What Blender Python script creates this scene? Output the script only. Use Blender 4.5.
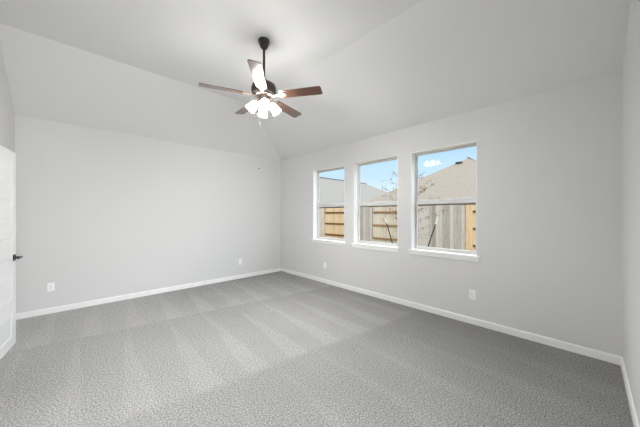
import bpy, bmesh, math, random
from math import sin, cos, pi, radians as R
from mathutils import Vector, Matrix

random.seed(7)
S = bpy.context.scene
for o in list(bpy.data.objects):
    bpy.data.objects.remove(o)
C = S.collection

# ------------------------------------------------------------------ camera
# room frame: window wall is x = 0 (room on the -x side), back wall is y = 0 (room on the -y side)
cam = bpy.data.cameras.new('camera')
cam.sensor_width = 36.0
cam.lens = 254.68 / 640 * 36.0
cam.shift_y = 0.0014
cam.clip_start = 0.02
cam.clip_end = 400
camo = bpy.data.objects.new('camera', cam)
C.objects.link(camo)
camo.location = (-3.671, -5.262, 1.405)
camo.rotation_euler = (R(90), 0, R(-43.617))
S.camera = camo

# ------------------------------------------------------------------ render look
S.view_settings.view_transform = 'Standard'
S.view_settings.look = 'None'
S.view_settings.exposure = 0.0
S.view_settings.gamma = 1.0
S.view_settings.use_curve_mapping = False
S.cycles.use_denoising = True
S.cycles.denoising_input_passes = 'RGB_ALBEDO_NORMAL'
S.cycles.denoising_prefilter = 'NONE'
S.cycles.max_bounces = 14
S.cycles.diffuse_bounces = 10
S.cycles.glossy_bounces = 4
S.cycles.transparent_max_bounces = 12
S.cycles.sample_clamp_indirect = 6.0
S.cycles.caustics_reflective = False
S.cycles.caustics_refractive = False

FAN_EMIT = 76.0          # radiance of the lit glass shades
BULB_EMIT = 3200.0        # radiance of the bulbs inside them
FILL_WATTS = 130.0       # power of the added fill light behind the camera
SKY_STRENGTH = 1.13
SKY_FILL = 5.0
SUN_STRENGTH = 2.2

# ------------------------------------------------------------------ sky
w = bpy.data.worlds.new('sky')
S.world = w
w.use_nodes = True
nt = w.node_tree
nt.nodes.clear()
N, L = nt.nodes.new, nt.links.new
out = N('ShaderNodeOutputWorld')
bg = N('ShaderNodeBackground')
tc = N('ShaderNodeTexCoord')
sep = N('ShaderNodeSeparateXYZ')
L(tc.outputs['Generated'], sep.inputs[0])
ramp = N('ShaderNodeValToRGB')
cr = ramp.color_ramp
cr.interpolation = 'EASE'
stops = [(0.0, (0.80, 0.91, 1.0)), (0.08, (0.74, 0.88, 1.0)), (0.16, (0.58, 0.80, 1.0)), (0.26, (0.42, 0.69, 0.98)),
         (0.42, (0.62, 0.78, 0.95)), (0.62, (1.0, 1.0, 1.0)), (1.0, (1.0, 1.0, 1.0))]
cr.elements[0].position, cr.elements[0].color = stops[0][0], (*stops[0][1], 1)
cr.elements[1].position, cr.elements[1].color = stops[-1][0], (*stops[-1][1], 1)
for p, c in stops[1:-1]:
    e = cr.elements.new(p)
    e.color = (*c, 1)
L(sep.outputs[2], ramp.inputs[0])
# unseen bright sky band added high on the window side to fill the room
def wmap(src, a, b, lo, hi):
    n = N('ShaderNodeMapRange'); n.interpolation_type = 'SMOOTHSTEP'
    n.inputs['From Min'].default_value = a; n.inputs['From Max'].default_value = b
    n.inputs['To Min'].default_value = lo; n.inputs['To Max'].default_value = hi
    L(src, n.inputs['Value'])
    return n.outputs[0]
def wmath(op, a, b):
    n = N('ShaderNodeMath'); n.operation = op
    for i, v in enumerate((a, b)):
        if isinstance(v, (int, float)): n.inputs[i].default_value = v
        else: L(v, n.inputs[i])
    return n.outputs[0]
sky_fill = wmath('MULTIPLY', wmath('MULTIPLY', wmap(sep.outputs[2], 0.28, 0.42, 0, 1), wmap(sep.outputs[2], 0.62, 0.88, 1, 0.15)), wmap(sep.outputs[0], -0.05, 0.35, 0.0, 1.0))
boost = wmath('ADD', wmath('MULTIPLY', sky_fill, SKY_FILL), wmap(sep.outputs[2], 0.34, 0.7, 1.0, 1.6))
mul = N('ShaderNodeMath')
mul.operation = 'MULTIPLY'
mul.inputs[1].default_value = SKY_STRENGTH
L(boost, mul.inputs[0])
L(ramp.outputs[0], bg.inputs['Color'])
L(mul.outputs[0], bg.inputs['Strength'])
L(bg.outputs[0], out.inputs[0])

sun = bpy.data.lights.new('sun', 'SUN')
sun.energy = SUN_STRENGTH
sun.angle = R(0.6)
sun.color = (1.0, 0.95, 0.87)
suno = bpy.data.objects.new('sun', sun)
C.objects.link(suno)
suno.rotation_euler = Vector((0.50, 0.30, -0.80)).to_track_quat('-Z', 'Y').to_euler()

# added area light behind the camera, fills the room through an opening
bl = bpy.data.lights.new('fill_light', 'AREA')
bl.shape = 'RECTANGLE'
bl.size, bl.size_y = 1.9, 1.1
bl.energy = FILL_WATTS
bl.color = (0.97, 0.985, 1.0)
blo = bpy.data.objects.new('fill_light', bl)
C.objects.link(blo)
blo.location = (-3.15, -7.30, 1.55)
blo.rotation_euler = (R(90), 0, 0)

# ------------------------------------------------------------------ helpers
def tag(o, label=None, cat=None, group=None, kind=None):
    if label: o['label'] = label
    if cat: o['category'] = cat
    if group: o['group'] = group
    if kind: o['kind'] = kind
    return o

def empty(name, loc, rz=0.0, **k):
    o = bpy.data.objects.new(name, None)
    o.empty_display_size = 0.1
    C.objects.link(o)
    o.location = loc
    o.rotation_euler = (0, 0, rz)
    return tag(o, **k)

class MB:
    def __init__(self):
        self.bm = bmesh.new()
    def box(self, x0, x1, y0, y1, z0, z1, bev=0.0, mat=None, seg=2):
        m = Matrix.Translation(((x0 + x1) / 2, (y0 + y1) / 2, (z0 + z1) / 2)) @ Matrix.Diagonal((x1 - x0, y1 - y0, z1 - z0, 1))
        if mat is not None: m = mat @ m
        r = bmesh.ops.create_cube(self.bm, size=1.0, matrix=m)
        if bev > 0:
            es = list({e for v in r['verts'] for e in v.link_edges})
            bmesh.ops.bevel(self.bm, geom=es, offset=bev, segments=seg, profile=0.5, affect='EDGES')
        return self
    def prism(self, poly, axis, d0, d1):
        """polygon in the plane across `axis`, extruded from d0 to d1 (axis x: poly=(y,z); y: (x,z); z: (x,y))"""
        def P(p, d):
            return {'x': (d, p[0], p[1]), 'y': (p[0], d, p[1]), 'z': (p[0], p[1], d)}[axis]
        a = [self.bm.verts.new(P(p, d0)) for p in poly]
        b = [self.bm.verts.new(P(p, d1)) for p in poly]
        n = len(poly)
        self.bm.faces.new(a); self.bm.faces.new(b[::-1])
        for i in range(n):
            self.bm.faces.new((a[i], a[(i + 1) % n], b[(i + 1) % n], b[i]))
        return self
    def lathe(self, prof, seg=32, mat=None, cap=True):
        """prof: list of (radius, z) from bottom to top"""
        mat = mat or Matrix.Identity(4)
        rings = []
        for r, z in prof:
            rings.append([self.bm.verts.new(mat @ Vector((r * cos(2 * pi * i / seg), r * sin(2 * pi * i / seg), z))) for i in range(seg)])
        for a, b in zip(rings, rings[1:]):
            for i in range(seg):
                self.bm.faces.new((a[i], a[(i + 1) % seg], b[(i + 1) % seg], b[i]))
        if cap:
            self.bm.faces.new(rings[0][::-1]); self.bm.faces.new(rings[-1])
        return self
    def tube(self, pts, rad, seg=8):
        pts = [Vector(p) for p in pts]
        rads = rad if isinstance(rad, (list, tuple)) else [rad] * len(pts)
        rings = []
        for i, p in enumerate(pts):
            t = (pts[min(i + 1, len(pts) - 1)] - pts[max(i - 1, 0)]).normalized()
            q = t.to_track_quat('Z', 'Y')
            rings.append([self.bm.verts.new(p + q @ Vector((rads[i] * cos(2 * pi * k / seg), rads[i] * sin(2 * pi * k / seg), 0))) for k in range(seg)])
        for a, b in zip(rings, rings[1:]):
            # match ring phase
            off = min(range(seg), key=lambda s: (a[0].co - b[s].co).length)
            for i in range(seg):
                self.bm.faces.new((a[i], a[(i + 1) % seg], b[(i + 1 + off) % seg], b[(i + off) % seg]))
        self.bm.faces.new(rings[0][::-1]); self.bm.faces.new(rings[-1])
        return self
    def quad(self, pts):
        self.bm.faces.new([self.bm.verts.new(p) for p in pts])
        return self
    def build(self, name, mat, parent=None, smooth=False, matrix=None, recalc=True, **k):
        if recalc:
            bmesh.ops.recalc_face_normals(self.bm, faces=self.bm.faces[:])
        me = bpy.data.meshes.new(name)
        self.bm.to_mesh(me); self.bm.free()
        if mat: me.materials.append(mat)
        if smooth:
            for p in me.polygons: p.use_smooth = True
            try: me.set_sharp_from_angle(angle=R(38))
            except Exception: pass
        o = bpy.data.objects.new(name, me)
        C.objects.link(o)
        if parent: o.parent = parent
        if matrix is not None: o.matrix_local = matrix
        return tag(o, **k)

# ------------------------------------------------------------------ materials
def mat(name, col, rough=0.5, metal=0.0, spec=0.5, coat=0.0):
    m = bpy.data.materials.new(name)
    m.use_nodes = True
    b = m.node_tree.nodes['Principled BSDF']
    b.inputs['Base Color'].default_value = (*col, 1)
    b.inputs['Roughness'].default_value = rough
    b.inputs['Metallic'].default_value = metal
    b.inputs['Specular IOR Level'].default_value = spec
    b.inputs['Coat Weight'].default_value = coat
    return m

def nodes(m):
    t = m.node_tree
    return t, t.nodes.new, t.links.new, t.nodes['Principled BSDF']

def bumped(m, scale, strength, dist=0.002, detail=3.0):
    t, N, L, b = nodes(m)
    tc = N('ShaderNodeTexCoord'); n = N('ShaderNodeTexNoise')
    n.inputs['Scale'].default_value = scale; n.inputs['Detail'].default_value = detail
    L(tc.outputs['Object'], n.inputs['Vector'])
    bp = N('ShaderNodeBump')
    bp.inputs['Strength'].default_value = strength; bp.inputs['Distance'].default_value = dist
    L(n.outputs['Fac'], bp.inputs['Height']); L(bp.outputs[0], b.inputs['Normal'])
    return m

def varied(m, c1, c2, scale=(1, 1, 1), nscale=5.0, island=0.0, detail=6.0, bump=0.0):
    """colour wandering between c1 and c2 (own colour of the material), optional step per loose piece"""
    t, N, L, b = nodes(m)
    tc = N('ShaderNodeTexCoord'); mp = N('ShaderNodeMapping'); n = N('ShaderNodeTexNoise')
    mp.inputs['Scale'].default_value = scale
    n.inputs['Scale'].default_value = nscale; n.inputs['Detail'].default_value = detail
    L(tc.outputs['Object'], mp.inputs[0]); L(mp.outputs[0], n.inputs['Vector'])
    fac = n.outputs['Fac']
    if island:
        g = N('ShaderNodeNewGeometry'); ma = N('ShaderNodeMath'); ma.operation = 'MULTIPLY_ADD'
        ma.inputs[1].default_value = island
        L(g.outputs['Random Per Island'], ma.inputs[0])
        sb = N('ShaderNodeMath'); sb.operation = 'SUBTRACT'; sb.inputs[1].default_value = island / 2
        L(fac, sb.inputs[0]); L(sb.outputs[0], ma.inputs[2]); fac = ma.outputs[0]
    r = N('ShaderNodeMapRange'); r.inputs['From Min'].default_value = 0.3; r.inputs['From Max'].default_value = 0.7
    L(fac, r.inputs['Value'])
    mx = N('ShaderNodeMix'); mx.data_type = 'RGBA'
    mx.inputs['A'].default_value = (*c1, 1); mx.inputs['B'].default_value = (*c2, 1)
    L(r.outputs[0], mx.inputs['Factor']); L(mx.outputs['Result'], b.inputs['Base Color'])
    if bump:
        bp = N('ShaderNodeBump'); bp.inputs['Strength'].default_value = bump; bp.inputs['Distance'].default_value = 0.003
        L(n.outputs['Fac'], bp.inputs['Height']); L(bp.outputs[0], b.inputs['Normal'])
    return m

M = {}
M['wall'] = bumped(mat('wall_paint', (0.690, 0.689, 0.685), 0.75, spec=0.25), 160, 0.06)
M['ceiling'] = bumped(mat('ceiling_paint', (0.760, 0.759, 0.755), 0.85, spec=0.15), 140, 0.08)
M['trim'] = mat('white_trim_paint', (0.88, 0.877, 0.87), 0.35)
M['door'] = mat('white_door_paint', (0.91, 0.91, 0.91), 0.32)
M['vinyl'] = mat('white_window_vinyl', (0.64, 0.64, 0.64), 0.35)
M['plate'] = mat('white_outlet_plastic', (0.92, 0.92, 0.92), 0.3)
M['slot'] = mat('dark_slot', (0.03, 0.03, 0.03), 0.6)
M['black'] = mat('black_lever_metal', (0.012, 0.012, 0.013), 0.38, spec=0.5)
M['bronze'] = mat('dark_bronze', (0.030, 0.023, 0.019), 0.35, metal=0.35, spec=0.5)
M['bracket'] = mat('polished_bronze', (0.13, 0.10, 0.08), 0.5, metal=0.7)
M['chain'] = mat('pale_chain', (0.55, 0.54, 0.52), 0.5)
M['hook'] = mat('grey_hook_metal', (0.12, 0.12, 0.12), 0.5, metal=0.3)
M['tile'] = mat('bath_tile', (0.6, 0.59, 0.57), 0.4)

# carpet: tufted grey pile with vacuum strokes in rows across the room, plus painted light falloff
m = mat('grey_carpet', (0.4, 0.4, 0.4), 0.95, spec=0.05)
t, N, L, b = nodes(m)
tc = N('ShaderNodeTexCoord'); sp = N('ShaderNodeSeparateXYZ')
warp = N('ShaderNodeTexNoise'); warp.inputs['Scale'].default_value = 1.6; warp.inputs['Detail'].default_value = 2.0
L(tc.outputs['Object'], warp.inputs['Vector']); L(tc.outputs['Object'], sp.inputs[0])
def mth(op, a, bb=None, cc=None, clamp=False):
    n = N('ShaderNodeMath'); n.operation = op; n.use_clamp = clamp
    for i, v in enumerate((a, bb, cc)):
        if v is None: continue
        if isinstance(v, (int, float)): n.inputs[i].default_value = v
        else: L(v, n.inputs[i])
    return n.outputs[0]
def smooth(v, a, c):
    n = N('ShaderNodeMapRange'); n.interpolation_type = 'SMOOTHSTEP'
    for i, q in ((1, a), (2, c)):
        if isinstance(q, (int, float)): n.inputs[i].default_value = q
        else: L(q, n.inputs[i])
    L(v, n.inputs[0])
    return n.outputs[0]
wob = mth('MULTIPLY', mth('SUBTRACT', warp.outputs['Fac'], 0.5), 0.12)
# t: distance from the back wall along the stroke, rows lie a little askew
tt = mth('ADD', mth('MULTIPLY_ADD', sp.outputs[0], -0.15, mth('MULTIPLY', sp.outputs[1], -1.0)), wob)   # -y + .15*|x|
uu = mth('ADD', sp.outputs[0], mth('MULTIPLY_ADD', sp.outputs[1], -0.06, wob))
def spikes(t0, t1, period, phase, wide, narrow=0.03):
    """light wedges: apex at t0, as wide as `wide` of a period at t1"""
    u = mth('FRACT', mth('ADD', mth('DIVIDE', uu, period), phase))
    tri = mth('MULTIPLY', mth('ABSOLUTE', mth('SUBTRACT', u, 0.5)), 2.0)      # 0 at wedge axis
    k = mth('DIVIDE', mth('SUBTRACT', tt, t0), t1 - t0, clamp=True)
    wdt = mth('MULTIPLY_ADD', k, wide, narrow)
    s = mth('SUBTRACT', 1.0, smooth(tri, mth('SUBTRACT', wdt, 0.09), mth('ADD', wdt, 0.09)))
    inside = mth('MULTIPLY', smooth(tt, t0 - 0.03, t0 + 0.03), mth('SUBTRACT', 1.0, smooth(tt, t1 - 0.04, t1 + 0.04)))
    return mth('MULTIPLY', s, inside), inside
s1, i1 = spikes(0.30, 1.82, 0.43, 0.60, 0.46)
s2, i2 = spikes(1.82, 3.60, 0.43, 0.815, 0.46)
s3, i3 = spikes(3.60, 5.60, 0.47, 0.05, 0.40)
lay_falloff = mth('ADD', mth('ADD', mth('MULTIPLY', s1, 0.085), mth('MULTIPLY', s2, 0.085)), mth('MULTIPLY', s3, 0.05))
lay_falloff = mth('ADD', lay_falloff, mth('MULTIPLY', i2, -0.03))
lay_falloff = mth('ADD', lay_falloff, mth('MULTIPLY', i1, 0.06))  # back row lightened in colour to stand in for room light
# light falloff painted into the pile colour: window wall strip and last row darker
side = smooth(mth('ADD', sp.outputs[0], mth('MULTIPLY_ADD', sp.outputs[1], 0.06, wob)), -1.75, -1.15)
lay_falloff = mth('SUBTRACT', lay_falloff, mth('MULTIPLY', side, 0.07))
lay_falloff = mth('SUBTRACT', lay_falloff, mth('MULTIPLY', smooth(tt, 3.54, 3.66), 0.13))
lay_falloff = mth('ADD', lay_falloff, mth('MULTIPLY', smooth(mth('ADD', sp.outputs[0], wob), -2.0, -3.7), 0.36))  # left side painted lighter, part of the same light falloff
lay_falloff = mth('ADD', lay_falloff, mth('MULTIPLY', mth('SUBTRACT', warp.outputs['Fac'], 0.5), 0.16))
tuft = N('ShaderNodeTexNoise'); tuft.inputs['Scale'].default_value = 92.0; tuft.inputs['Detail'].default_value = 4.0; tuft.inputs['Roughness'].default_value = 0.75
L(tc.outputs['Object'], tuft.inputs['Vector'])
val = mth('MULTIPLY', mth('ADD', lay_falloff, 0.965), mth('MULTIPLY_ADD', mth('SUBTRACT', tuft.outputs['Fac'], 0.5), 4.4, 1.0))
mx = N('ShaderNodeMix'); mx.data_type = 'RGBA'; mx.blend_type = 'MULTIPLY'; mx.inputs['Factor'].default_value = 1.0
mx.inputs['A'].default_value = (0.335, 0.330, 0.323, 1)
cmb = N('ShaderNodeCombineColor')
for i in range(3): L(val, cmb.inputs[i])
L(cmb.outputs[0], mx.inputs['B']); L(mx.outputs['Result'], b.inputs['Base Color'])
bp = N('ShaderNodeBump'); bp.inputs['Strength'].default_value = 0.8; bp.inputs['Distance'].default_value = 0.008
L(tuft.outputs['Fac'], bp.inputs['Height']); L(bp.outputs[0], b.inputs['Normal'])
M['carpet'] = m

# blade veneer: reddish walnut grain along the blade
M['blade'] = varied(mat('walnut_blade', (0.16, 0.06, 0.03), 0.30, spec=0.7, coat=0.8), (0.125, 0.046, 0.024), (0.052, 0.021, 0.013), (1.2, 14, 14), 4.0)
M['blade_edge'] = M['bronze']
m = mat('frosted_lit_glass', (0.95, 0.94, 0.9), 0.4)
bb = m.node_tree.nodes['Principled BSDF']
bb.inputs['Emission Color'].default_value = (1.0, 0.982, 0.96, 1)
bb.inputs['Emission Strength'].default_value = FAN_EMIT
M['shade'] = m
m = mat('lit_bulb', (0.95, 0.94, 0.9), 0.4)
bb = m.node_tree.nodes['Principled BSDF']
bb.inputs['Emission Color'].default_value = (1.0, 0.982, 0.96, 1)
bb.inputs['Emission Strength'].default_value = BULB_EMIT
M['bulb'] = m

# window glass: clear pane with a faint reflection
m = bpy.data.materials.new('clear_glass'); m.use_nodes = True
t = m.node_tree; t.nodes.clear()
o_ = t.nodes.new('ShaderNodeOutputMaterial'); mxs = t.nodes.new('ShaderNodeMixShader')
tr = t.nodes.new('ShaderNodeBsdfTransparent'); gl = t.nodes.new('ShaderNodeBsdfGlossy')
tr.inputs[0].default_value = (0.96, 0.97, 0.965, 1); gl.inputs['Roughness'].default_value = 0.02
mxs.inputs[0].default_value = 0.007
t.links.new(tr.outputs[0], mxs.inputs[1]); t.links.new(gl.outputs[0], mxs.inputs[2]); t.links.new(mxs.outputs[0], o_.inputs[0])
M['glass'] = m

M['weathered'] = varied(mat('weathered_cedar', (0.3, 0.26, 0.22), 0.85, spec=0.1), (0.56, 0.515, 0.475), (0.33, 0.30, 0.272), (22, 22, 0.9), 3.0, island=0.6)
M['pale_cedar'] = varied(mat('pale_cedar', (0.4, 0.33, 0.25), 0.85, spec=0.1), (0.66, 0.58, 0.485), (0.50, 0.43, 0.35), (9, 9, 0.7), 3.0, island=0.3)
M['new_cedar'] = varied(mat('new_cedar', (0.45, 0.3, 0.17), 0.85, spec=0.1), (0.74, 0.55, 0.36), (0.60, 0.42, 0.26), (9, 9, 0.7), 3.0, island=0.3)
M['rail'] = varied(mat('brown_rail', (0.16, 0.08, 0.04), 0.85, spec=0.1), (0.22, 0.115, 0.05), (0.11, 0.055, 0.028), (9, 1, 9), 3.0)
M['rail_light'] = varied(mat('tan_rail', (0.3, 0.18, 0.1), 0.85, spec=0.1), (0.36, 0.21, 0.11), (0.24, 0.13, 0.065), (9, 1, 9), 3.0)
M['soil'] = varied(mat('yard_turf', (0.2, 0.19, 0.1), 0.95, spec=0.05), (0.17, 0.16, 0.08), (0.24, 0.20, 0.13), (1, 1, 1), 6.0)
M['shingle_tan'] = varied(mat('tan_shingle', (0.3, 0.26, 0.22), 0.9, spec=0.1), (0.292, 0.263, 0.232), (0.232, 0.208, 0.181), (3.0, 3.0, 5.0), 3.0, bump=0.3)
M['shingle_grey'] = varied(mat('grey_shingle', (0.3, 0.29, 0.27), 0.9, spec=0.1), (0.232, 0.224, 0.210), (0.198, 0.192, 0.181), (3.0, 3.0, 5.0), 3.0, bump=0.3)
M['ridge'] = mat('ridge_shingle', (0.12, 0.11, 0.10), 0.9, spec=0.1)
M['siding'] = mat('beige_siding', (0.36, 0.32, 0.27), 0.85, spec=0.1)
M['vent'] = mat('dark_vent', (0.05, 0.05, 0.05), 0.6)
M['bark'] = varied(mat('grey_bark', (0.14, 0.12, 0.1), 0.9, spec=0.1), (0.30, 0.265, 0.23), (0.17, 0.145, 0.125), (6, 6, 2), 5.0)
M['leaf'] = varied(mat('reddish_leaf', (0.22, 0.1, 0.06), 0.7, spec=0.2), (0.34, 0.15, 0.09), (0.16, 0.10, 0.05), (1, 1, 1), 8.0, island=0.5)
M['post_green'] = mat('green_post_paint', (0.018, 0.030, 0.022), 0.55)
M['post_white'] = mat('white_post_paint', (0.75, 0.75, 0.72), 0.5)

# ------------------------------------------------------------------ room shell
A, B = 4.274, 5.488          # room: 4.26 m out from the window wall, 5.49 m out from the back wall
H, HF = 2.74, 3.375          # wall height, flat ceiling height
SA, SB = 1.38, 1.09          # widths of the sloped ceiling along the window wall and the back wall
T = 0.16

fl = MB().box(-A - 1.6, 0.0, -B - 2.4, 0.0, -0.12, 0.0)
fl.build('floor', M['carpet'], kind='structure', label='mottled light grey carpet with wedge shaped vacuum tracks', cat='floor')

mb = MB()
def slab(pts, th=0.12):
    a = [mb.bm.verts.new(p) for p in pts]
    b = [mb.bm.verts.new((p[0], p[1], p[2] + th)) for p in pts]
    n = len(pts)
    mb.bm.faces.new(a); mb.bm.faces.new(b[::-1])
    for i in range(n): mb.bm.faces.new((a[i], a[(i + 1) % n], b[(i + 1) % n], b[i]))
slab([(0, 0, H), (-A, 0, H), (-A, -SB, HF), (-SA, -SB, HF)])
slab([(0, 0, H), (-SA, -SB, HF), (-SA, -B, HF), (0, -B, H)])
slab([(-SA, -SB, HF), (-A, -SB, HF), (-A, -B, HF), (-SA, -B, HF)])
mb.build('ceiling', M['ceiling'], kind='structure', label='white vaulted ceiling sloping up from the back and window walls', cat='ceiling')

MB().box(-A - T, T, 0, T, -0.12, H + 0.12).build('wall_back', M['wall'], kind='structure', label='plain pale grey back wall', cat='wall')

# window wall with three openings
WZ0, WZ1 = 0.8755, 2.3445
WIN = [(-1.1978, -2.0833), (-2.3080, -3.1930), (-3.4180, -4.2980)]
mb = MB()
ys = [0.0] + [v for wv in WIN for v in wv] + [-B]
for i in range(0, len(ys), 2):
    mb.box(0, T, ys[i + 1], ys[i], -0.12, H + 0.12)
for y0, y1 in WIN:
    mb.box(0, T, y1, y0, -0.12, WZ0)
    mb.box(0, T, y1, y0, WZ1, H + 0.12)
mb.build('wall_right', M['wall'], kind='structure', label='pale grey wall pierced by three windows', cat='wall')

# left wall (gable end), doorway behind the open door
DY0, DY1, DH = -1.640, -2.310, 2.085
mb = MB()
mb.prism([(0, 0 - 0.12), (0, H), (-SB, HF), (-SB, HF + 0.12), (0, HF + 0.12)][::-1] if False else [(0, -0.12), (DY0, -0.12), (DY0, HF + 0.1), (-SB, HF + 0.1), (0, H + 0.12)], 'x', -A - 0.12, -A)
mb.prism([(DY1, -0.12), (-B, -0.12), (-B, HF + 0.1), (DY1, HF + 0.1)], 'x', -A - 0.12, -A)
mb.prism([(DY0, DH), (DY1, DH), (DY1, HF + 0.1), (DY0, HF + 0.1)], 'x', -A - 0.12, -A)
mb.build('wall_left', M['wall'], kind='structure', label='pale grey left wall above and behind the open white door', cat='wall')

# front wall, with an added opening behind the camera for the fill light
FX0, FX1, FH = -2.25, -4.05, 2.15
mb = MB()
mb.prism([(0, -0.12), (0, H + 0.1), (-SA, HF + 0.1), (FX0, HF + 0.1), (FX0, -0.12)], 'y', -B - 0.12, -B)
mb.prism([(FX1, -0.12), (FX1, HF + 0.1), (-A, HF + 0.1), (-A, -0.12)], 'y', -B - 0.12, -B)
mb.prism([(FX0, FH), (FX0, HF + 0.1), (FX1, HF + 0.1), (FX1, FH)], 'y', -B - 0.12, -B)
mb.build('wall_front', M['wall'], kind='structure', label='pale grey wall running off the right edge', cat='wall')

# hall behind the left doorway and added fill light box behind the front opening (closed shells)
mb = MB()
x0, x1, y0, y1 = -A - 1.5, -A - 0.12, -3.2, -1.1
mb.box(x0 - 0.1, x0, y0, y1, 0, 2.5); mb.box(x0, x1, y0 - 0.1, y0, 0, 2.5); mb.box(x0, x1, y1, y1 + 0.1, 0, 2.5); mb.box(x0, x1, y0, y1, 2.5, 2.6)
mb.build('wall_hall', M['wall'], kind='structure')
mb = MB()
x0, x1, y0, y1 = -4.3, -1.6, -B - 1.85, -B - 0.12
mb.box(x0 - 0.1, x0, y0, y1, 0, 2.5); mb.box(x1, x1 + 0.1, y0, y1, 0, 2.5); mb.box(x0, x1, y0 - 0.1, y0, 0, 2.5); mb.box(x0, x1, y0, y1, 2.5, 2.6)
mb.build('wall_fill_box', M['wall'], kind='structure')

# baseboards with an eased top edge
BH, BT = 0.081, 0.014
def base_prof(s=1): return [(0, 0), (BT, 0), (BT, BH - 0.014), (BT - 0.005, BH - 0.004), (BT - 0.009, BH), (0, BH)]
MB().prism([(-p[0], p[1]) for p in base_prof()], 'x', -A, 0).build('baseboard_back', M['trim'], kind='structure')
MB().prism([(-p[0], p[1]) for p in base_prof()], 'y', -B, 0).build('baseboard_right', M['trim'], kind='structure')
MB().prism([(-B + p[0], p[1]) for p in base_prof()], 'x', FX0 + 0.06, 0).build('baseboard_front', M['trim'], kind='structure')
mb = MB()
mb.prism([(-A + p[0], p[1]) for p in base_prof()], 'y', DY0 + 0.14, 0)
mb.prism([(-A + p[0], p[1]) for p in base_prof()], 'y', -B, DY1 - 0.005)
mb.build('baseboard_left', M['trim'], kind='structure')

# jamb lining of the doorway in the left wall
mb = MB()
cx0, cx1 = -A - 0.12, -A - 0.001
mb.box(cx0, cx1, DY1, DY1 + 0.016, 0, DH - 0.016, 0.002); mb.box(cx0, cx1 - 0.045, DY0 - 0.016, DY0, 0, DH - 0.016, 0.002)
mb.box(cx0, cx1, DY1, DY0, DH - 0.016, DH, 0.002)
mb.build('trim_1', M['trim'], kind='structure')

# ------------------------------------------------------------------ windows
for wi, (y0, y1) in enumerate(WIN):
    yc = (y0 + y1) / 2
    root = empty('window_%d' % (wi + 1), (0, yc, WZ0), kind='structure',
                 label=['single-hung white window nearest the back corner', 'middle single-hung white window of the three', 'single-hung white window nearest the right end wall'][wi], cat='window')
    hw = abs(y1 - y0) / 2
    h = WZ1 - WZ0
    # painted return lining the opening
    r = MB(); q = 0.008
    r.box(0.001, 0.10, -hw, -hw + q, 0, h); r.box(0.001, 0.10, hw - q, hw, 0, h); r.box(0.001, 0.10, -hw, hw, h - q, h)
    r.build('reveal', M['trim'], root)
    # main frame
    f = MB(); fw = 0.024
    f.box(0.098, 0.158, -hw, -hw + fw, 0, h, 0.003); f.box(0.098, 0.158, hw - fw, hw, 0, h, 0.003)
    f.box(0.098, 0.158, -hw + fw, hw - fw, h - fw, h, 0.003); f.box(0.098, 0.158, -hw + fw, hw - fw, 0, fw, 0.003)
    f.build('window_frame', M['vinyl'], root)
    mid = h / 2 - 0.012
    iw = hw - fw
    # upper sash, set further out
    u = MB(); sw = 0.014
    zt = h - fw
    u.box(0.130, 0.150, -iw, -iw + sw, mid, zt, 0.002); u.box(0.130, 0.150, iw - sw, iw, mid, zt, 0.002)
    u.box(0.130, 0.150, -iw + sw, iw - sw, zt - sw, zt, 0.002); u.box(0.130, 0.150, -iw + sw, iw - sw, mid, mid + 0.032, 0.002)
    us = u.build('upper_sash', M['vinyl'], root)
    MB().box(0.139, 0.142, -iw + sw, iw - sw, mid + 0.032, zt - sw).build('pane', M['glass'], us)
    # lower sash, set further in
    l = MB(); lw = 0.020
    lt = mid + 0.012
    l.box(0.104, 0.128, -iw, -iw + lw, fw, lt, 0.002); l.box(0.104, 0.128, iw - lw, iw, fw, lt, 0.002)
    l.box(0.104, 0.128, -iw + lw, iw - lw, lt - 0.052, lt, 0.002); l.box(0.104, 0.128, -iw + lw, iw - lw, fw, fw + 0.022, 0.002)
    ls = l.build('lower_sash', M['vinyl'], root)
    MB().box(0.114, 0.117, -iw + lw, iw - lw, fw + 0.022, lt - 0.052).build('pane', M['glass'], ls)
    k = MB(); k.box(0.106, 0.128, -0.03, 0.03, lt, lt + 0.010, 0.003); k.tube([(0.112, -0.004, lt + 0.012), (0.108, 0.022, lt + 0.012)], 0.004)
    k.build('sash_lock', M['vinyl'], ls)
    # stool with horns, apron below
    s = MB()
    s.prism([(0.100, -hw), (0.100, hw), (-0.0005, hw), (-0.0005, hw + 0.035), (-0.030, hw + 0.035), (-0.030, -hw - 0.035), (-0.0005, -hw - 0.035), (-0.0005, -hw)], 'z', -0.026, 0.003)
    fe = [e for e in s.bm.edges if all(abs(v.co.x + 0.030) < 1e-5 for v in e.verts)]
    bmesh.ops.bevel(s.bm, geom=fe, offset=0.005, segments=2, profile=0.5, affect='EDGES')
    s.build('window_sill', M['trim'], root)
    a = MB(); a.box(-0.022, -0.0005, -hw - 0.025, hw + 0.025, -0.072, -0.026, 0.005)
    a.build('sill_apron', M['trim'], root)

# ------------------------------------------------------------------ door, swung back almost flat against the left wall
DW, DT = 0.660, 0.033
p_free, p_hinge = Vector((-4.154, -0.98)), Vector((-4.233, -0.98 - 0.655))
d = (p_hinge - p_free).normalized()
ang = math.atan2(d.y, d.x)
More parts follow.
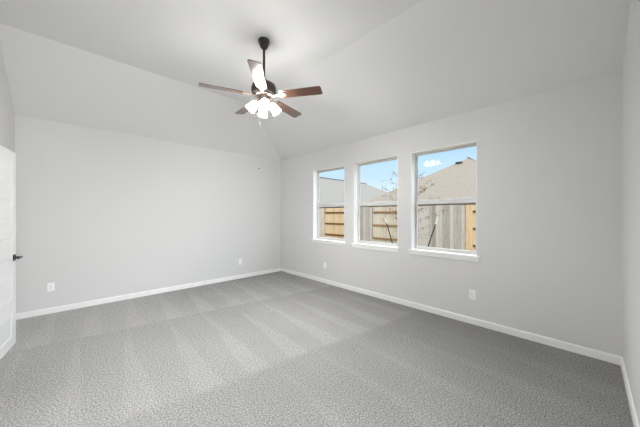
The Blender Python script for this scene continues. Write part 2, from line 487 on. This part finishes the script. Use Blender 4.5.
# door frame: local x from the free edge to the hinge, local +y toward the room face
door = MB()
dz0, dz1 = 0.012, 2.068
ph = 0.255; stile = 0.112; top = 0.112
rail = (dz1 - dz0 - 2 * top - 5 * ph) / 4
rows = [(dz0 + top + i * (ph + rail), dz0 + top + i * (ph + rail) + ph) for i in range(5)]
ydir = 1.0
def panel_face(y, sgn):
    bm = door.bm
    zs = [dz0] + [z for r_ in rows for z in r_] + [dz1]
    for i in range(len(zs) - 1):
        za, zb = zs[i], zs[i + 1]
        for xa, xb, cell in ((0, stile, 0), (stile, DW - stile, 1), (DW - stile, DW, 0)):
            if cell and i % 2 == 1:
                loops = []
                for ins, dep in ((0, 0), (0.008, 0.006), (0.020, 0.006), (0.040, 0.002)):
                    yy = y - sgn * dep
                    loops.append([bm.verts.new(v) for v in ((xa + ins, yy, za + ins), (xb - ins, yy, za + ins), (xb - ins, yy, zb - ins), (xa + ins, yy, zb - ins))])
                for p, q in zip(loops, loops[1:]):
                    for j in range(4): bm.faces.new((p[j], p[(j + 1) % 4], q[(j + 1) % 4], q[j]))
                bm.faces.new(loops[-1])
            else:
                bm.faces.new([bm.verts.new(v) for v in ((xa, y, za), (xb, y, za), (xb, y, zb), (xa, y, zb))])
panel_face(0.0, 1); panel_face(-DT, -1)
for a_, b_ in (((0, dz0), (0, dz1)), ((0, dz1), (DW, dz1)), ((DW, dz1), (DW, dz0)), ((DW, dz0), (0, dz0))):
    door.bm.faces.new([door.bm.verts.new(v) for v in ((a_[0], 0, a_[1]), (b_[0], 0, b_[1]), (b_[0], -DT, b_[1]), (a_[0], -DT, a_[1]))])
bmesh.ops.remove_doubles(door.bm, verts=door.bm.verts[:], dist=0.0004)
dm = Matrix.Translation((p_free.x, p_free.y, 0)) @ Matrix.Rotation(ang, 4, 'Z')
doo = door.build('door_1', M['door'], kind='structure', matrix=dm, label='open white five-panel door at the left edge', cat='door')
HZ, HX = 0.945, 0.060
for sgn, yb in ((1, 0.0), (-1, -DT)):
    hb = MB()
    ya, yb2 = (yb, yb + 0.010) if sgn > 0 else (yb - 0.010, yb)
    hb.box(HX - 0.032, HX + 0.032, ya, yb2, HZ - 0.032, HZ + 0.032, 0.003)
    hand = hb.build('door_handle', M['black'], doo, label='black square-rose lever handle' if sgn > 0 else None)
    lv = MB()
    if sgn > 0:
        lv.tube([(HX, 0.010, HZ), (HX, 0.052, HZ)], 0.011, 12)
        lv.box(HX - 0.012, HX + 0.105, 0.046, 0.060, HZ - 0.010, HZ + 0.010, 0.004)
    else:
        lv.tube([(HX, -DT - 0.010, HZ), (HX, -DT - 0.036, HZ)], 0.011, 12)
        lv.box(HX - 0.012, HX + 0.105, -DT - 0.044, -DT - 0.032, HZ - 0.010, HZ + 0.010, 0.004)
    lv.build('lever', M['black'], hand)
hg = MB()
hg.box(0.0, -0.0005 + 0.0006, -DT * 0.5 - 0.012, -DT * 0.5 + 0.012, HZ - 0.03, HZ + 0.03)
hg.build('latch_plate', M['black'], doo)
for z in (0.22, 1.04, 1.86):
    MB().lathe([(0.007, -0.045), (0.007, 0.045)], 12, Matrix.Translation((DW + 0.006, -DT + 0.004, z))).build('hinge', M['black'], doo)

# ------------------------------------------------------------------ outlets and wall hook
def outlet(name_label, loc, rz):
    root = empty('electrical_outlet', loc, rz, label=name_label, cat='outlet', group='wall outlets')
    # local: plate in x-z, room side is -y
    MB().box(-0.037, 0.037, -0.007, 0.0, -0.060, 0.060, 0.003).build('plate', M['plate'], root)
    for zc in (0.020, -0.020):
        rc = MB(); rc.box(-0.017, 0.017, -0.0095, -0.0065, zc - 0.014, zc + 0.014, 0.0014)
        ro = rc.build('receptacle', M['plate'], root)
        sl = MB()
        sl.box(-0.0085, -0.0060, -0.0102, -0.0090, zc - 0.002, zc + 0.007); sl.box(0.0060, 0.0085, -0.0102, -0.0090, zc - 0.002, zc + 0.006)
        sl.lathe([(0.003, 0), (0.003, 0.0012)], 10, Matrix.Translation((0, -0.0090, zc - 0.008)) @ Matrix.Rotation(R(90), 4, 'X'))
        sl.build('slot', M['slot'], ro)
    MB().lathe([(0.003, 0), (0.003, 0.001)], 10, Matrix.Translation((0, -0.0068, 0)) @ Matrix.Rotation(R(90), 4, 'X')).build('screw', M['hook'], root)
    return root
outlet('white outlet plate low on the back wall near the open door', (-3.942, 0, 0.372), 0)
outlet('small white outlet low on the back wall near the far corner', (-1.084, 0, 0.359), 0)
outlet('white outlet plate on the window wall below the window nearest the far corner', (0, -1.558, 0.359), -pi / 2)
outlet('white outlet plate on the window wall below the right-hand window, nearest the right end wall', (0, -4.246, 0.377), -pi / 2)

hk = MB()
hk.lathe([(0.014, 0), (0.014, 0.004), (0.006, 0.008), (0.006, 0.022)], 14, Matrix.Rotation(R(90), 4, 'X'))
hk.tube([(0, -0.020, 0), (0, -0.034, -0.006), (0, -0.040, 0.006), (0, -0.036, 0.014)], 0.0045, 8)
o = hk.build('wall_hook', M['hook'], smooth=True, matrix=Matrix.Translation((-0.615, 0, 2.469)), label='tiny dark hook high on the back wall by the corner', cat='hook')

# ------------------------------------------------------------------ ceiling fan with light kit
FX, FY = -2.140, -2.735
fan = empty('ceiling_fan', (FX, FY, HF), label='dark bronze ceiling fan with five walnut blades and four lit shades', cat='ceiling fan')
BZ = 2.742 - HF          # blade plane, relative to the flat ceiling
MB().lathe([(0.018, -0.095), (0.030, -0.092), (0.040, -0.080), (0.052, -0.050), (0.064, -0.022), (0.066, -0.008), (0.064, 0.0)], 40).build('canopy', M['bronze'], fan, smooth=True)
MB().lathe([(0.0135, BZ + 0.19), (0.0135, -0.09)], 16).build('downrod', M['bronze'], fan, smooth=True)
MB().lathe([(0.024, BZ + 0.155), (0.030, BZ + 0.160), (0.030, BZ + 0.185), (0.020, BZ + 0.205), (0.0137, BZ + 0.215)], 24).build('rod_coupling', M['bronze'], fan, smooth=True)
MB().lathe([(0.085, BZ + 0.012), (0.122, BZ + 0.016), (0.134, BZ + 0.030), (0.140, BZ + 0.060), (0.138, BZ + 0.095), (0.125, BZ + 0.125), (0.095, BZ + 0.145), (0.050, BZ + 0.158), (0.025, BZ + 0.165)], 48).build('motor_housing', M['bronze'], fan, smooth=True)
MB().lathe([(0.100, BZ - 0.004), (0.108, BZ + 0.002), (0.108, BZ + 0.012), (0.086, BZ + 0.013)], 40).build('flywheel', M['bronze'], fan, smooth=True)
MB().lathe([(0.020, BZ - 0.098), (0.040, BZ - 0.094), (0.056, BZ - 0.078), (0.060, BZ - 0.058), (0.052, BZ - 0.036), (0.062, BZ - 0.018), (0.066, BZ - 0.004)], 36).build('switch_housing', M['bronze'], fan, smooth=True)

R0, R1 = 0.190, 0.668
for k in range(5):
    a = R(87.7 + 72 * k)
    bm_ = MB()
    # blade outline: slightly wider towards the tip, rounded corners
    out_ = []
    hw0, hw1 = 0.056, 0.066
    rr = 0.026
    out_ += [(R0 + 0.012, -hw0), (R0, -hw0 + 0.016), (R0, hw0 - 0.016), (R0 + 0.012, hw0)]
    for i in range(7):
        t_ = pi / 2 - pi / 2 * i / 6
        out_.append((R1 - rr + rr * cos(t_), hw1 - rr + rr * sin(t_)))
    for i in range(7):
        t_ = -pi / 2 * i / 6
        out_.append((R1 - rr + rr * cos(t_), -hw1 + rr + rr * sin(t_)))
    bm_.prism(out_, 'z', -0.003, 0.003)
    mt = Matrix.Translation((0, 0, BZ)) @ Matrix.Rotation(a, 4, 'Z') @ Matrix.Rotation(R(-12), 4, 'X')
    bo = bm_.build('blade', M['blade'], fan, matrix=mt)
    # bracket (blade iron) under the blade root
    bk = MB()
    bk.prism([(0.085, -0.020), (0.150, -0.013), (0.185, -0.030), (0.235, -0.040), (0.268, -0.020), (0.276, 0.0), (0.268, 0.020), (0.235, 0.040), (0.185, 0.030), (0.150, 0.013), (0.085, 0.020)], 'z', -0.0085, -0.0032)
    for sx, sy in ((0.225, -0.024), (0.225, 0.024), (0.258, 0.0)):
        bk.lathe([(0.004, -0.0115), (0.006, -0.0100), (0.006, -0.0084)], 10, Matrix.Translation((sx, sy, 0)))
    bk.build('blade_bracket', M['bracket'], bo, smooth=False)

cam_dir = math.atan2(-5.262 - FY, -3.671 - FX)
for k in range(4):
    a = cam_dir + R(6) + k * pi / 2
    rad = Vector((cos(a), sin(a), 0))
    zt = BZ - 0.060
    p0 = rad * 0.050 + Vector((0, 0, zt)); p1 = rad * 0.070 + Vector((0, 0, zt - 0.002)); 
    tilt = R(38)
    ax = (rad * sin(tilt) + Vector((0, 0, -cos(tilt)))).normalized()
    p2 = p1 + ax * 0.030
    MB().tube([p0, p1, p2], [0.010, 0.011, 0.020], 12).build('light_arm', M['bracket'], fan, smooth=True)
    q = ax.to_track_quat('Z', 'Y').to_matrix().to_4x4()
    sm = Matrix.Translation(p1 + ax * 0.022) @ q
    prof = [(r_ * 0.88, z_ * 0.90) for r_, z_ in [(0.024, 0.0), (0.033, 0.010), (0.045, 0.030), (0.051, 0.055), (0.053, 0.080), (0.056, 0.105), (0.062, 0.122),
            (0.0595, 0.122), (0.053, 0.104), (0.050, 0.080), (0.048, 0.055), (0.042, 0.031), (0.030, 0.012), (0.021, 0.003)]]
    so = MB().lathe(prof, 28, cap=False).build('glass_shade', M['shade'], fan, smooth=True, matrix=sm)
    MB().lathe([(0.009, 0.004), (0.012, 0.018), (0.020, 0.040), (0.024, 0.057), (0.020, 0.073), (0.009, 0.080)], 16).build('bulb', M['bulb'], so, smooth=True)

# pull chain hanging from the switch housing
ch = MB()
cdir = Vector((cos(cam_dir - pi / 2), sin(cam_dir - pi / 2), 0))     # to the left seen from the camera
cp = cdir * 0.050
z = BZ - 0.09
n_b = 36
for i in range(n_b):
    bmesh.ops.create_icosphere(ch.bm, subdivisions=1, radius=0.0016, matrix=Matrix.Translation((cp.x, cp.y, z - i * 0.0062)))
ch.tube([(cp.x, cp.y, z + 0.02), (cp.x, cp.y, z - n_b * 0.0062)], 0.0011, 6)
cho = ch.build('pull_chain', M['chain'], fan, smooth=True)
MB().lathe([(0.002, -0.024), (0.0045, -0.018), (0.0045, -0.006), (0.002, 0.0)], 12, Matrix.Translation((cp.x, cp.y, z - n_b * 0.0062))).build('chain_fob', M['chain'], cho, smooth=True)

# ------------------------------------------------------------------ outside: yard, fence, houses, sapling
GZ = -0.13
yd = MB().box(T + 0.02, 60, -40, 60, GZ - 0.3, GZ)
yd.build('ground', M['soil'], kind='structure', label='bare turf yard outside the windows', cat='ground')

FXp = 7.30
FT = 1.785
def fence_panel(ya, yb, rails_front, bmat, rmat, label, ragged=0.012, rail_in=0.0):
    """section of cedar fence from ya down to yb; rails_front: the rails face the house"""
    root = empty('fence_panel', (FXp, (ya + yb) / 2, GZ), label=label, cat='fence', group='cedar fence panels')
    wid = ya - yb
    nb = max(1, round(wid / 0.14)); bw = wid / nb
    mb = MB()
    xb = 0.02 if rails_front else -0.035
    for i in range(nb):
        c = -wid / 2 + (i + 0.5) * bw
        hgt = FT - GZ + random.uniform(-ragged, ragged)
        dx = random.uniform(-0.003, 0.003)
        # dog-eared picket
        e = bw / 2 - 0.004
        mb.prism([(c - e, 0.03), (c + e, 0.03), (c + e, hgt - 0.03), (c + e - 0.025, hgt), (c - e + 0.025, hgt), (c - e, hgt - 0.03)], 'x', xb + dx, xb + dx + 0.016)
    mb.build('pickets', bmat, root)
    for zz in (0.20, 0.855, 1.51):
        MB().box(-0.018, 0.020 if rails_front else 0.020, -wid / 2 + 0.0, wid / 2 - rail_in, zz - GZ - 0.045, zz - GZ + 0.045, 0.004).build('rail', rmat, root)
    MB().box(0.0 if rails_front else -0.019, 0.089 if rails_front else 0.07, wid / 2 - 0.0889, wid / 2, 0.0, FT - GZ - 0.05, 0.004,
             Matrix.Translation((0.037 if rails_front else 0.0, 0, 0))).build('post', rmat, root)
    return root
fence_panel(7.75, 5.82, False, M['pale_cedar'], M['rail'], 'pale fence section at the far left of the corner-side window view')
fence_panel(5.81, 3.90, True, M['new_cedar'], M['rail'], 'orange cedar fence section with brown rails seen through the window nearest the corner', rail_in=0.04)
fence_panel(3.89, 2.34, False, M['weathered'], M['rail'], 'weathered upright fence boards at the left of the middle window')
fence_panel(2.33, 0.42, True, M['pale_cedar'], M['rail_light'], 'tan fence section with three brown rails seen through the middle window', rail_in=0.04)
fence_panel(0.41, -1.97, False, M['weathered'], M['rail'], 'wide grey weathered fence section filling the lower part of the right window')
fence_panel(-1.98, -4.0, True, M['new_cedar'], M['rail'], 'yellow cedar fence edge with dark rail ends at the right of the right window', rail_in=0.26)

def house(name, label, x0, x1, y0, y1, ze, pitch, rmat, ridge_x0, ridge_x1, ridge_y, zr):
    root = empty(name, ((x0 + x1) / 2, (y0 + y1) / 2, GZ), label=label, cat='house', group='houses beyond the fence')
    ox, oy, oz = (x0 + x1) / 2, (y0 + y1) / 2, GZ
    V = lambda x, y, z: (x - ox, y - oy, z - oz)
    r = MB(); bm = r.bm
    c = [V(x0, y0, ze), V(x1, y0, ze), V(x1, y1, ze), V(x0, y1, ze)]
    ra, rb = V(ridge_x0, ridge_y, zr), V(ridge_x1, ridge_y, zr)
    vs = [bm.verts.new(p) for p in c]; a, b_ = bm.verts.new(ra), bm.verts.new(rb)
    bm.faces.new((vs[0], vs[1], b_, a)); bm.faces.new((vs[1], vs[2], b_)); bm.faces.new((vs[2], vs[3], a, b_)); bm.faces.new((vs[3], vs[0], a))
    lo = [bm.verts.new((p[0], p[1], p[2] - 0.18)) for p in c]
    for i in range(4): bm.faces.new((vs[i], vs[(i + 1) % 4], lo[(i + 1) % 4], lo[i]))
    bm.faces.new(lo)
    ro = r.build('roof', rmat, root)
    rc = MB()
    rc.tube([Vector(ra) + Vector((0, 0, 0.02)), Vector(rb) + Vector((0, 0, 0.02))], 0.07, 6)
    rc.build('ridge_cap', M['ridge'], ro)
    wl = MB(); e = 0.4
    a0, a1 = V(x0 + e, y0 + e, GZ), V(x1 - e, y1 - e, ze - 0.1)
    wl.box(a0[0], a1[0], a0[1], a1[1], a0[2], a1[2])
    wl.build('house_walls', M['siding'], root)
    return root, ro, V
h1 = house('neighbour_house', 'pale grey hip roof with long dark ridge seen through the two left windows', 6.8 + 1.2, 30.8, 9.6, 21.4, 2.25, 0.55, M['shingle_grey'], 13.2, 24.8, 15.5, 5.55)
h2 = house('neighbour_house', 'tan hip roof rising to a peak with a small dark vent in the right window', 12.0, 30.0, -4.75, 6.70, 2.2, 0.6, M['shingle_tan'], 17.75, 24.2, 0.97, 5.66)
V = h2[2]
vx, vy = 17.05, 1.36
vz = 2.2 + 3.46 * min((vx - 12) / 5.75, (6.7 - vy) / 5.73)
v0 = V(vx, vy, vz)
MB().box(v0[0] - 0.16, v0[0] + 0.16, v0[1] - 0.22, v0[1] + 0.22, v0[2] - 0.05, v0[2] + 0.10, 0.02).build('roof_vent', M['vent'], h2[1])

# sapling between the windows, staked by two steel posts
def t_post(label, top, bot):
    root = empty('stake_post', bot, label=label, cat='stake', group='steel stakes by the sapling')
    v = Vector(top) - Vector(bot); ln = v.length
    q = v.to_track_quat('Z', 'Y').to_matrix().to_4x4()
    s = MB()
    s.box(-0.020, 0.020, -0.003, 0.003, 0, ln - 0.20); s.box(-0.003, 0.003, 0.003, 0.026, 0, ln - 0.20)
    for i in range(14): s.box(-0.008, 0.008, -0.010, -0.003, 0.2 + i * 0.07, 0.225 + i * 0.07)
    s.build('steel_bar', M['post_green'], root, matrix=q)
    e = MB(); e.box(-0.021, 0.021, -0.004, 0.004, ln - 0.20, ln, 0.001); e.box(-0.004, 0.004, 0.003, 0.027, ln - 0.20, ln, 0.001)
    e.build('painted_tip', M['post_white'], root, matrix=q, label='white painted post tip')
t_post('leaning dark green stake with white tip in the middle window', (4.0, -0.457, 1.281), (4.0, -0.915, GZ))
t_post('leaning dark green stake with white tip in the right window', (4.0, -2.237, 1.30), (4.0, -1.77, GZ))

tx, ty = 4.05, -1.28
tree = empty('sapling', (tx, ty, GZ), label='young sapling with bare twigs and sparse reddish leaves beyond the windows', cat='tree')
rng = random.Random(11)
tk = MB()
tk.tube([(0, 0, 0), (0.01, 0.01, 0.8), (-0.02, 0.0, 1.6), (0.0, 0.03, 2.4), (0.01, 0.0, 3.05)], [0.03, 0.026, 0.02, 0.012, 0.004], 8)
tk.build('trunk', M['bark'], tree, smooth=True)
br = MB(); tips = []
for i in range(34):
    z0 = 0.55 + 2.3 * i / 34
    an = i * 2.4 + rng.uniform(-0.3, 0.3)
    ln = (0.95 - 0.30 * abs(z0 - 1.5)) * rng.uniform(0.65, 1.15)
    dx = Vector((cos(an), sin(an), 0))
    pts = [Vector((0, 0, z0))]
    for j in range(1, 5):
        pts.append(Vector((0, 0, z0)) + dx * ln * j / 4 + Vector((rng.uniform(-.03, .03), rng.uniform(-.03, .03), 0.42 * ln * (j / 4) ** 1.2 + rng.uniform(-.02, .02))))
    br.tube(pts, [0.0065, 0.005, 0.004, 0.003, 0.0015], 5)
    for j in range(1, 5):
        for s_ in range(2):
            d2 = (dx + Vector((rng.uniform(-1, 1), rng.uniform(-1, 1), rng.uniform(-.1, 0.9)))).normalized() * rng.uniform(0.10, 0.26)
            br.tube([pts[j], pts[j] + d2 * 0.5 + Vector((0, 0, 0.01)), pts[j] + d2], [0.0035, 0.003, 0.0015], 4)
            tips += [pts[j] + d2, pts[j] + d2 * 0.6]
br.build('branches', M['bark'], tree)
lf = MB()
for p in tips:
    if p.z < 1.35 and rng.random() < 0.85: continue
    if p.z > 2.45 and rng.random() < 0.8: continue
    for _ in range(2):
        c = p + Vector((rng.uniform(-.04, .04), rng.uniform(-.04, .04), rng.uniform(-.05, .02)))
        q = Matrix.Rotation(rng.uniform(0, 6.28), 3, 'Z') @ Matrix.Rotation(rng.uniform(0.3, 1.4), 3, 'X')
        s_ = rng.uniform(0.022, 0.036)
        lf.quad([c + q @ Vector(v) for v in ((0, -s_, 0), (s_ * 0.55, 0, 0.006), (0, s_, 0), (-s_ * 0.55, 0, 0.006))])
lf.build('foliage', M['leaf'], tree, recalc=False)
